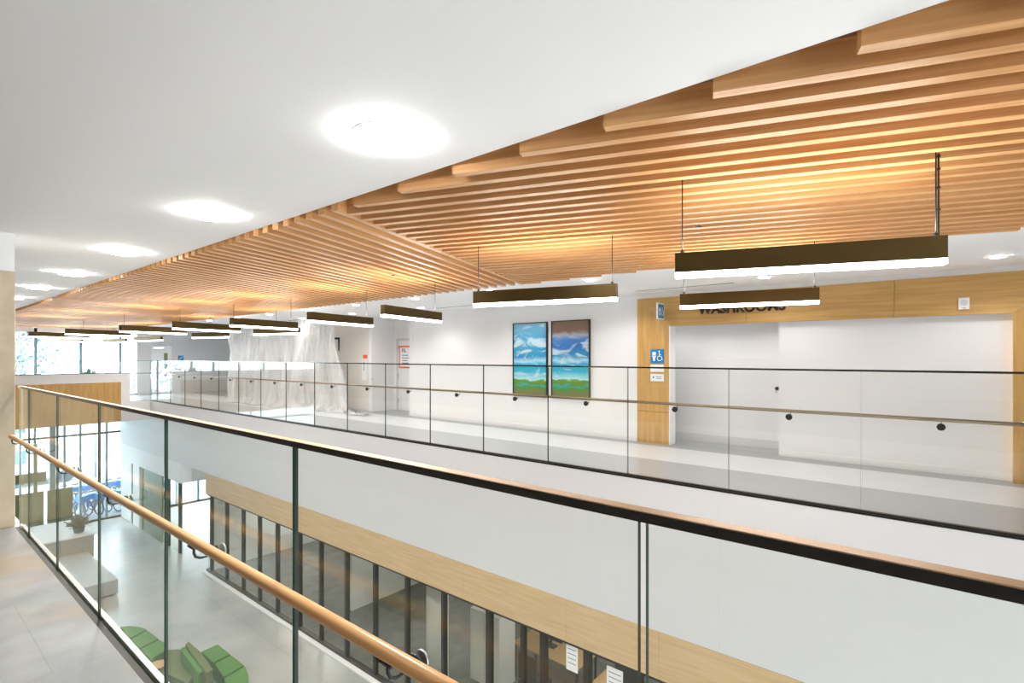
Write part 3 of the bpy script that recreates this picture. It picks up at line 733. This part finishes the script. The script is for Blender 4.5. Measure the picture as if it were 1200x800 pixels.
# ------------------------------------------------------------------ far corridor details
# end wall door, closer, slit, stair sign
b = MB(); b.box(7.80, 8.60, YE-.02, YE, .01, 2.12, M['white'])
d = struct('door_2', b, 'pale end wall door with narrow glass slit', 'door')
b = MB(); b.box(7.70, 7.79, YE-.03, YE, 0, 2.2, M['grey']); b.box(8.61, 8.70, YE-.03, YE, 0, 2.2, M['grey']); b.box(7.79, 8.61, YE-.03, YE, 2.13, 2.2, M['grey']); b.build('door_frame', d)
b = MB(); b.box(7.84, 8.25, YE-.10, YE-.03, 1.98, 2.08, M['chrome']); b.build('door_closer', d)
b = MB(); b.box(8.28, 8.42, YE-.03, YE-.019, 1.10, 1.80, M['greenpanel']); b.build('glass_slit', d)
t = thing('stair_sign', 'square blue stair sign on the grey end wall', 'sign', (8.95, YE, 1.47))
b = MB(); b.box(8.84, 9.07, YE-.015, YE, 1.46, 1.69, M['blue']); b.build('plate', t)
b = MB(); b.tube([(8.87, YE-.018, 1.50), (8.91, YE-.018, 1.50), (8.91, YE-.018, 1.54), (8.95, YE-.018, 1.54), (8.95, YE-.018, 1.58), (8.99, YE-.018, 1.58), (8.99, YE-.018, 1.62), (9.04, YE-.018, 1.62)], .011, M['signwhite'], 5); b.build('stair_symbol', t)
# recess door
b = MB(); b.box(10.32, 10.34, 11.75, 13.08, .01, 2.12, M['white'])
d = struct('door_3', b, 'white door in the corridor recess carrying the orange bordered notice', 'door')
b = MB(); b.box(10.31, 10.34, 13.09, 13.17, 0, 2.2, M['grey']); b.box(10.31, 10.34, 11.66, 11.74, 0, 2.2, M['grey']); b.box(10.31, 10.34, 11.74, 13.09, 2.13, 2.2, M['grey']); b.build('door_frame', d)
for z in (.3, 1.05, 1.95):
    b = MB(); b.box(10.30, 10.33, 13.06, 13.10, z-.06, z+.06, M['chrome']); b.build('hinge', d)
t = thing('orange_notice', 'large white notice with orange-red border on the recess door', 'notice', (10.31, 12.7, 1.3))
za, zb_ = E+.325, E-.36
b = MB(); b.box(10.308, 10.318, 12.28, 13.02, zb_, za, M['signwhite']); b.build('sheet', t)
b = MB()
for q in ((12.28, 13.02, zb_, zb_+.05), (12.28, 13.02, za-.05, za), (12.98, 13.02, zb_+.05, za-.05), (12.28, 12.32, zb_+.05, za-.05)): b.box(10.304, 10.3079, *q, M['orange'])
b.build('border', t)
b = MB(); 
for q, (l, h) in enumerate(((.25, .02), (.3, .02), (.22, .02), (.28, .02))): b.box(10.305, 10.3079, 12.85-l, 12.88, za-.30-.08*q, za-.28-.08*q, M['ink'])
b.build('printed_lines', t)
cu = bpy.data.curves.new('fil', 'FONT'); cu.body = 'FIL'; cu.size = .17; cu.extrude = .0008; cu.offset = .003; cu.materials.append(M['ink'])
o = bpy.data.objects.new('printed_text', cu); C.objects.link(o); o.parent = t; o.matrix_parent_inverse = Matrix.Translation(-t.location)
o.location = (10.306, 12.90, za-.20); o.rotation_euler = Rm.to_euler(); to_mesh(o)
# lift call panel
yq = ypx(427)
t = thing('call_panel', 'narrow wall call panel left of the corridor recess', 'control panel', (XW, yq, 1.0))
b = MB(); b.box(XW-.012, XW, yq-.12, yq+.12, .93, 1.52, M['signwhite']); b.build('plate', t)
b = MB(); b.box(XW-.018, XW-.0121, yq-.012, yq+.012, 1.22, 1.50, M['ink']); b.build('key_slot', t)
b = MB(); b.box(XW-.004, XW-.0005, ypx(430.5), ypx(425.5), E-.06, E+.05, M['orange']); o = b.build('orange_sticker'); tag(o, 'small orange sticker above the wall call panel', 'sticker')
b = MB(); yq = ypx(436.5); b.tube([(XW-.02, yq, .98), (XW-.001, yq, .98)], .025, M['chrome'], 12); o = b.build('key_switch'); tag(o, 'round metal key switch low on the wall right of the call panel', 'switch')
t = thing('wall_bracket', 'black wall bracket beside the top right of the plastic sheet', 'bracket', (XW, ypx(397), 1.7))
y = ypx(397); dd = dpx(397)
zf = lambda py: E+(417.5-py)*dd/F
b = MB(); b.box(XW-.25, XW-.001, y-.05, y+.10, zf(397.5), zf(395.5), M['black']); b.build('arm', t)
b = MB(); b.box(XW-.03, XW-.001, y-.04, y+.0, zf(411), zf(397.6), M['black']); b.build('upright', t)

# plastic dust sheet hung from the ceiling
def sheet():
    s = MB(); i = s.mi(M['plastic']); nu, nv = 170, 46; V = []
    for a in range(nu+1):
        f = a/nu; col = []
        for c in range(nv+1):
            g = c/nv                                  # 0 top .. 1 floor
            Ya = 20.5; Yb = 14.05-.62*g**1.3
            Y = Ya+(Yb-Ya)*f; X = 8.28+.47*f
            amp = .03+.12*g
            ph = f*36+1.8*math.sin(f*9+g*1.3)+.8*math.sin(f*23)
            X += amp*math.sin(ph)*(.7+.3*math.sin(f*17+2*g))+.05*math.sin(f*61+g*5)*(.3+g)
            X += .09*math.sin(f*11+g*4)*math.sin(g*3.1)
            Y += .07*math.cos(ph*.9)*g+.02*math.sin(g*14+f*40)
            z = ZC-.02-(ZC-.03)*g
            if g > .93:
                q = (g-.93)/.07; X -= .30*q*(.6+.4*math.sin(f*29)); z = .02+.05*abs(math.sin(f*43+q*3))*(1-q)+.13*(1-q)
            col.append(s.b.verts.new((X, Y, max(z, .012))))
        V.append(col)
    for a in range(nu):
        for c in range(nv):
            fc = s.b.faces.new([V[a][c], V[a+1][c], V[a+1][c+1], V[a][c+1]]); fc.smooth = True
    return s.build('dust_sheet', None, fix=False)
o = sheet(); tag(o, 'crumpled clear plastic dust sheet hanging from the ceiling to the corridor floor', 'plastic sheet')
s = MB(); random.seed(3)
i = s.mi(M['plastic']); V = []
for a in range(25):
    col = []
    for c in range(9):
        f = a/24; g = c/8
        X = 8.75+.35*(g-.5)+.05*math.sin(a*1.3); Y = 13.5-1.1*f+.06*math.sin(c*2+a)
        z = .02+.11*math.sin(math.pi*g)*(1-f*.7)*(.6+.4*math.sin(a*1.9+c))
        col.append(s.b.verts.new((X, Y, max(.012, z))))
    V.append(col)
for a in range(24):
    for c in range(8):
        fc = s.b.faces.new([V[a][c], V[a+1][c], V[a+1][c+1], V[a][c+1]]); fc.smooth = True
o = s.build('plastic_scrap', fix=False); tag(o, 'loose rumpled tail of plastic lying on the floor right of the hanging sheet', 'plastic sheet')

# ------------------------------------------------------------------ lobby furniture
def sofa(name, label, c, a0, a1, R0, R1, nseg, back=None, mat=None, group='green modular lobby sofas'):
    """curved bench: ring sector about c, made of cushions; optional backrest on inner or outer edge"""
    t = thing(name, label, 'sofa', (c[0], c[1], ZL), group); mat = mat or M['sofa']
    def sector(q0, q1, r0, r1, z0, z1, m, n=6):
        A = [q0+(q1-q0)*k/n for k in range(n+1)]
        poly = [(c[0]+r1*math.cos(a), c[1]+r1*math.sin(a)) for a in A]+[(c[0]+r0*math.cos(a), c[1]+r0*math.sin(a)) for a in A[::-1]]
        s = MB(); s.prism(poly, z0, z1, m); return s
    A = [math.radians(a0+(a1-a0)*k/nseg) for k in range(nseg+1)]
    for k in range(nseg):
        g = .012/R1
        sector(A[k]+g, A[k+1]-g, R0, R1, ZL+.12, ZL+.43, mat).build('seat', t, bevel=.012)
        if back == 'in': sector(A[k]+g, A[k+1]-g, R0-.16, R0-.005, ZL+.12, ZL+.80, mat).build('backrest', t, bevel=.012)
        if back == 'out': sector(A[k]+g, A[k+1]-g, R1+.005, R1+.17, ZL+.12, ZL+.80, mat).build('backrest', t, bevel=.012)
    sector(A[0], A[-1], R0+.06, R1-.06, ZL+.0, ZL+.118, M['black'], 16).build('plinth', t)
def low(px, py, z=ZL+.43):
    d = (E-z)*F/(py-417.5); r = (px-600)/F*d
    return Vector((r*CT+d*ST, d*CT-r*ST, 0))
def polysofa(label, rows, base=None, group='green modular lobby sofas'):
    """seat blocks given by pixel corners of their tops"""
    c = low(*rows[0][0][0]); t = thing('modular_sofa', label, 'sofa', (c.x, c.y, ZL), group)
    for corners, z0, z1, nm, mt in rows:
        pl = [low(px, py, z1) for px, py in corners]
        s = MB(); s.prism([(p.x, p.y) for p in pl], z0, z1, M[mt]); s.build(nm, t, bevel=.015)
    return t
S = ZL+.43; B = ZL+.80
polysofa('curved green sofa of wedge cushions, the left one on the lobby floor', [
    ([(141, 734), (152, 733), (163, 734), (172, 737), (151, 748), (146, 741)], ZL+.10, S, 'seat', 'sofa'),
    ([(173, 738), (186, 748), (163, 759), (152, 749)], ZL+.10, S, 'seat', 'sofa'),
    ([(187, 749), (193, 753), (195, 761), (177, 772), (164, 760)], ZL+.10, S, 'seat', 'sofa'),
    ([(180, 790), (191, 784), (193, 800), (187, 808)], ZL+.10, S, 'seat', 'sofa'),
])
polysofa('green sofa with backrests and rounded end seat, the right one on the lobby floor', [
    ([(236, 763), (255, 754.5), (270, 766), (250, 776)], ZL+.10, S, 'seat', 'sofa'),
    ([(251, 777), (271, 767), (286, 779), (262, 793)], ZL+.10, S, 'seat', 'sofa'),
    ([(263, 794), (287, 780), (291, 790), (291, 800), (284, 812), (266, 815)], ZL+.10, S, 'seat', 'sofa'),
    ([(217, 755), (221, 751), (236, 764), (250, 784), (242, 788)], ZL+.10, B, 'backrest', 'sofadark'),
    ([(211, 760), (216, 757), (240, 785), (233, 789)], ZL+.10, B-.05, 'backrest', 'sofa'),
    ([(197, 761), (210, 760), (231, 788), (220, 800), (197, 790)], ZL+.10, S+.08, 'seat', 'sofadark'),
])
# small tan table between
p = low(185, 778, ZL+.4)
t = thing('side_table', 'small tan topped table between the two green sofas', 'table', (p.x, p.y, ZL))
b = MB(); b.cyl((p.x, p.y), .17, ZL+.37, ZL+.40, M['tan'], 24); b.build('tabletop', t)
b = MB(); b.cyl((p.x, p.y), .03, ZL+.02, ZL+.37, M['black'], 12); b.build('leg', t)
b = MB(); b.cyl((p.x, p.y), .13, ZL, ZL+.02, M['black'], 20); b.build('base', t)
# entrance vestibule partitions
t = thing('entrance_vestibule', 'olive green entrance vestibule in front of the lobby windows', 'vestibule', (4, 25.6, ZL))
yv = 25.8
b = MB(); b.box(4.13, 4.87, yv-.03, yv+.03, ZL+.03, E-4.97, M['greenpanel']); b.build('panel', t)
b = MB(); b.box(2.55, 4.03, yv-.03, yv+.03, ZL+.03, E-4.97, M['greenpanel']); b.build('panel', t)
b = MB(); b.box(2.2, 4.1, yv-.05, yv+.05, E-4.60, E-4.25, M['greenpanel']); b.build('beam', t)
b = MB(); b.box(2.2, 3.1, yv-.05, yv+.05, E-4.1, E-3.85, M['greenpanel']); b.build('beam', t)
for x in (2.2, 3.1, 3.8):
    b = MB(); b.box(x-.05, x+.05, yv-.05, yv+.05, ZL, E-3.2, M['greenpanel'] if x != 3.1 else M['mull']); b.build('post', t)
# reception bench and counter
t = thing('reception_counter', 'low grey reception counter near the entrance', 'counter', (4.2, 22.6, ZL))
b = MB(); b.box(3.2, 4.75, 22.2, 24.6, ZL+.02, ZL+.78, M['benchgrey']); b.build('body', t)
b = MB(); b.box(3.15, 4.80, 22.15, 24.65, ZL+.781, ZL+.82, M['paper']); b.build('worktop', t)
t = thing('dried_plant', 'bushy brown dried plant arrangement on the reception counter', 'plant', (4.45, 22.7, ZL+.82))
b = MB(); b.cyl((4.45, 22.7), .13, ZL+.82, ZL+1.0, M['ink'], 16, .17); b.build('pot', t)
b = MB(); random.seed(5)
for k in range(240):
    a = random.uniform(0, 6.28); e = random.uniform(.1, 1.3); l = random.uniform(.2, .48)
    d = Vector((math.cos(a)*math.cos(e), math.sin(a)*math.cos(e), math.sin(e))); p0 = Vector((4.45, 22.7, ZL+.98)); q = p0+d*l; s_ = Vector((-d.y, d.x, 0)).normalized()*.03
    b.tri([p0+d*l*.2, q+s_, q-s_+Vector((0, 0, .02))], M['dried'])
b.build('foliage', t, fix=False)
t = thing('lobby_bench', 'long pale grey bench block on the lobby floor beyond the sofas', 'bench', (4.3, 19.8, ZL))
b = MB(); b.box(3.0, 4.45, 18.2, 21.6, ZL+.05, ZL+.44, M['benchgrey']); b.build('seat', t, bevel=.01)
b = MB(); b.box(3.1, 4.35, 18.3, 21.5, ZL, ZL+.05, M['ink']); b.build('plinth', t)

# plants on the bridge parapet
def leafy(label, c, r, h, n, mat, z0):
    t = thing('potted_plant', label, 'plant', (c[0], c[1], z0), 'plants on the end bridge')
    b = MB(); b.cyl(c, .16, z0, z0+.4, M['grey'], 16, .2); b.build('pot', t)
    b = MB()
    for k in range(n):
        a = random.uniform(0, 6.28); e = random.uniform(.0, 1.4); l = random.uniform(.5, 1)
        d = Vector((math.cos(a)*math.cos(e)*r, math.sin(a)*math.cos(e)*r, .15+math.sin(e)*h))*l
        p0 = Vector((c[0], c[1], z0+.4)); q = p0+d; s_ = Vector((-d.y, d.x, 0)).normalized()*.05
        b.tri([q-d*.4, q-d*.15+s_, q], mat); b.tri([q-d*.4, q, q-d*.15-s_], mat)
    b.build('foliage', t, fix=False)
leafy('leafy green plant rising just above the white parapet coping', (5.0, 24.1), .6, .75, 260, M['leafgreen'], 0)

# column inside lower room and office furniture
t = thing('office_column', 'round white column just behind the lower glazing', 'column', (7.35, 8.0, ZL))
b = MB(); b.cyl((7.35, 8.05), .23, ZL, ZF1+.1, M['white'], 28); b.build('shaft', t)
b = MB(); b.cyl((7.35, 8.05), .24, ZL+.02, ZL+.12, M['grey'], 28); b.build('base', t)
def desk(x, y, label):
    t = thing('office_desk', label, 'desk', (x, y, ZL), 'office desks behind the lower glazing')
    b = MB(); b.box(x-.4, x+.4, y-.8, y+.8, ZL+.71, ZL+.74, M['tan']); b.build('tabletop', t)
    for sx in (-.36, .36):
        for sy in (-.76, .76):
            b = MB(); b.box(x+sx-.02, x+sx+.02, y+sy-.02, y+sy+.02, ZL+.02, ZL+.71, M['black']); b.build('leg', t)
def monitor(x, y, label):
    t = thing('computer_monitor', label, 'monitor', (x, y, ZL+.74), 'office monitors')
    b = MB(); b.box(x-.015, x+.015, y-.28, y+.28, ZL+.88, ZL+1.22, M['black']); b.build('screen', t)
    b = MB(); b.box(x-.01, x+.02, y-.03, y+.03, ZL+.76, ZL+.90, M['black']); b.box(x-.08, x+.08, y-.12, y+.12, ZL+.74, ZL+.76, M['black']); b.build('stand', t)
def chair(x, y, label):
    t = thing('office_chair', label, 'chair', (x, y, ZL), 'office chairs behind the lower glazing')
    b = MB(); b.box(x-.24, x+.24, y-.24, y+.24, ZL+.43, ZL+.50, M['black']); b.build('seat', t, bevel=.02)
    b = MB(); b.box(x-.26, x-.20, y-.22, y+.22, ZL+.56, ZL+1.05, M['black']); b.build('backrest', t, bevel=.02)
    b = MB(); b.cyl((x, y), .03, ZL+.08, ZL+.43, M['black'], 10)
    for q in range(5):
        a = q*1.2566; b.tube([(x, y, ZL+.1), (x+.28*math.cos(a), y+.28*math.sin(a), ZL+.055)], .018, M['black'], 6)
    b.build('base', t)
desk(9.0, 6.3, 'tan office desk seen through the lower glazing, left of the double mullion'); monitor(9.0, 6.4, 'dark computer monitor on the office desk left of the double mullion'); chair(8.2, 6.2, 'black office chair at the desk left of the double mullion')
desk(8.6, 4.3, 'tan office desk seen through the lower glazing, nearer the paper notices'); monitor(8.6, 4.4, 'dark computer monitor on the desk nearer the paper notices'); chair(7.8, 4.6, 'black office chair close to the glass near the paper notices')
t = thing('white_cabinet', 'white storage cabinet with papers behind the lower glazing', 'cabinet', (8.2, 7.3, ZL))
b = MB(); b.box(8.0, 8.5, 6.95, 7.75, ZL+.02, ZL+1.5, M['white']); b.build('body', t)
b = MB(); b.box(7.985, 7.999, 6.97, 7.34, ZL+.1, ZL+1.45, M['paper']); b.build('door', t)
b = MB(); b.box(7.985, 7.999, 7.36, 7.73, ZL+.1, ZL+1.45, M['paper']); b.build('door', t)
# office ceiling lights (real fixtures of the rooms below)
for i, (x, y) in enumerate(((8.8, 0), (8.8, 5.), (8.8, 9.6), (9., 14.8), (9, 17))):
    b = MB(); b.box(x-.3, x+.3, y-.6, y+.6, ZF1+.075, ZF1+.099, emis('office panel %d' % i, (1, .98, .94), 7.))
    o = b.build('ceiling_panel_light'); tag(o, 'office ceiling panel light behind the lower glazing', 'ceiling light', 'office panel lights')
for i, (x, y) in enumerate(((-.4, 2), (-.4, 6.), (-.4, 10), (-.4, 14), (-.4, 18))):  # unseen lights added below the walkway to brighten the lobby
    b = MB(); b.cyl((x, y), .2, -.47, -.452, emis('lobby disc %d' % i, (1, .98, .94), 12.), 24)
    spot('lamp', (x, y, -.48), WLB); o = b.build('lobby_fill_light'); tag(o, 'unseen fill light added under the near walkway for the lobby', 'downlight', 'added lobby fill lights')

# ------------------------------------------------------------------ outdoors
b = MB(); b.box(-40, 60, YE+.2, 110, ZL-.4, ZL-.05, M['snow']); struct('ground_outside', b, 'bright pale paving outside the end windows', 'ground')
def bike():
    t = thing('bicycle', 'blue parked bicycle outside', 'bicycle', (0, 0, 0))
    for y in (-.5, .5):
        b = MB(); b.torus((0, y, .34), (1, 0, 0), .31, .028, M['tyre'], 20, 5)
        for k in range(8):
            a = k*math.pi/4; b.tube([(0, y, .34), (0, y+.3*math.cos(a), .34+.3*math.sin(a))], .006, M['chrome'], 3)
        b.build('wheel', t)
    b = MB(); P = {'h': (0, -.36, .86), 's': (0, .2, .80), 'b': (0, .02, .34), 'r': (0, .5, .34), 'f': (0, -.5, .34)}
    for a, c, r in (('h', 'b', .035), ('s', 'b', .028), ('b', 'r', .02), ('s', 'r', .018), ('h', 'f', .024)): b.tube([P[a], P[c]], r, M['bikeblue'], 6)
    b.box(-.05, .05, .42, .72, .68, .71, M['bikeblue']); b.build('frame', t)
    b = MB(); b.tube([(0, -.36, .86), (0, -.38, 1.04)], .016, M['bikeblue'], 6); b.tube([(-.28, -.30, 1.08), (0, -.38, 1.04), (.28, -.30, 1.08)], .016, M['ink'], 6); b.build('handlebar', t)
    b = MB(); b.box(-.07, .07, .12, .36, .90, .95, M['ink']); b.tube([(0, .2, .8), (0, .22, .9)], .014, M['chrome'], 6); b.build('saddle', t)
    b = MB(); b.box(-.16, .16, -.78, -.50, .74, .98, M['bikeblue']); b.build('basket', t)
    return t
proto = bike(); kids = list(proto.children)
spots = [(5.35+.34*k, 28.6+.25*(k % 2), ) for k in range(10)]+[(5.6+.42*k, 30.8, ) for k in range(7)]
words = ['first', 'second', 'third', 'fourth', 'fifth', 'sixth', 'seventh', 'eighth', 'ninth', 'tenth']
for k, (x, y) in enumerate(spots):
    if k == 0: r = proto
    else:
        r = proto.copy(); C.objects.link(r)
        for ch in kids:
            c = ch.copy(); C.objects.link(c); c.parent = r
    r.location = (x, y, ZL-.05); r.rotation_euler = (0, 0, .35+random.uniform(-.08, .08))
    row = 'front row' if k < 10 else 'back row'
    r['label'] = 'blue bicycle parked outside the lobby windows, %s from the left in the %s' % (words[k if k < 10 else k-10], row)
    r['group'] = 'blue bicycles outside'
def tree(x, y, h, r, n, label):
    t = thing('tree', label, 'tree', (x, y, ZL-.05), 'trees outside the end windows')
    z = ZL-.05
    b = MB(); b.tube([(x, y, z), (x+.1, y, z+h*.45), (x, y, z+h*.9)], [.22, .14, .04], M['bark'], 8)
    for k in range(9):
        a = k*2.4; zz = z+h*(.35+.06*k); b.tube([(x, y, zz), (x+r*.7*math.cos(a), y+r*.7*math.sin(a), zz+h*.12)], [.07, .02], M['bark'], 5)
    b.build('trunk', t)
    b = MB()
    for k in range(n):
        a = random.uniform(0, 6.28); v = random.random(); rr = r*(1-v*.85)*math.sqrt(random.random()); zz = z+h*(.28+.75*v)
        p = Vector((x+rr*math.cos(a), y+rr*math.sin(a), zz)); q = [Vector([random.uniform(-.22, .22) for _ in range(3)]) for _ in range(3)]
        b.tri([p+q[0], p+q[1], p+q[2]], M['leaf'])
    b.build('crown', t, fix=False)
tree(1.5, 44, 13, 3.2, 1800, 'pale tree outside the upper end windows, the left one')
tree(6.2, 50, 12, 4.0, 2200, 'broad pale tree outside the upper end windows, middle one')
tree(15.5, 50, 11, 3.2, 1500, 'pale tree outside the upper end windows, the right one')
t = thing('street_building', 'low pale building across the street', 'building', (5, 60, ZL))
b = MB(); b.box(-8, 9, 62, 70, ZL-.05, ZL+4.2, M['paper']); b.build('wall', t)
b = MB()
for k in range(6): b.box(-7+2.6*k, -5.4+2.6*k, 61.9, 62, ZL+1.2, ZL+2.8, M['mull'])
b.build('windows', t)
t = thing('delivery_van', 'white van parked in the street outside', 'van', (6.2, 38, ZL))
b = MB(); b.box(5.0, 7.4, 37, 39, ZL+.35, ZL+2.3, M['paper']); b.box(4.0, 5.0, 37.05, 38.95, ZL+.35, ZL+1.4, M['paper']); b.build('body', t, bevel=.05)
b = MB(); b.box(4.5, 5.1, 36.97, 36.999, ZL+1.2, ZL+1.9, M['mull']); b.build('window', t)
for x in (4.7, 6.7):
    b = MB(); b.tube([(x, 36.95, ZL+.3), (x, 37.15, ZL+.3)], .33, M['tyre'], 18); b.build('wheel', t)
for i, x in enumerate((4.6, 8.0)):
    b = MB(); b.cyl((x, 35+2*i), .05, ZL-.05, ZL+3.4, M['mull'], 8); b.box(x-.2, x+.2, 34.97+2*i, 35.03+2*i, ZL+3.0, ZL+3.4, M['mull'])
    o = b.build('street_post'); tag(o, 'thin street sign post outside, %s one' % ['left', 'right'][i], 'post')

# ------------------------------------------------------------------ light
W = bpy.data.worlds.new('sky'); bpy.context.scene.world = W; W.use_nodes = True
bg = W.node_tree.nodes['Background']; bg.inputs[0].default_value = (.90, .96, 1, 1); bg.inputs[1].default_value = 4.5

# ------------------------------------------------------------------ camera
cam = bpy.data.cameras.new('camera'); co = bpy.data.objects.new('camera', cam); C.objects.link(co)
co.location = (0, 0, E); co.rotation_euler = (math.radians(90), 0, -TH)
cam.sensor_width = 36; cam.lens = F/1200*36; cam.shift_y = 17.5/1200; cam.clip_start = .02; cam.clip_end = 300
sc = bpy.context.scene; sc.camera = co
sc.view_settings.view_transform = 'Standard'; sc.view_settings.look = 'None'; sc.view_settings.gamma = 1
sc.view_settings.use_curve_mapping = False; sc.view_settings.exposure = 1.34
sc.cycles.use_denoising = True; sc.cycles.max_bounces = 10; sc.cycles.diffuse_bounces = 6; sc.cycles.glossy_bounces = 4
sc.cycles.transparent_max_bounces = 24; sc.cycles.sample_clamp_indirect = 6.; sc.cycles.caustics_reflective = False
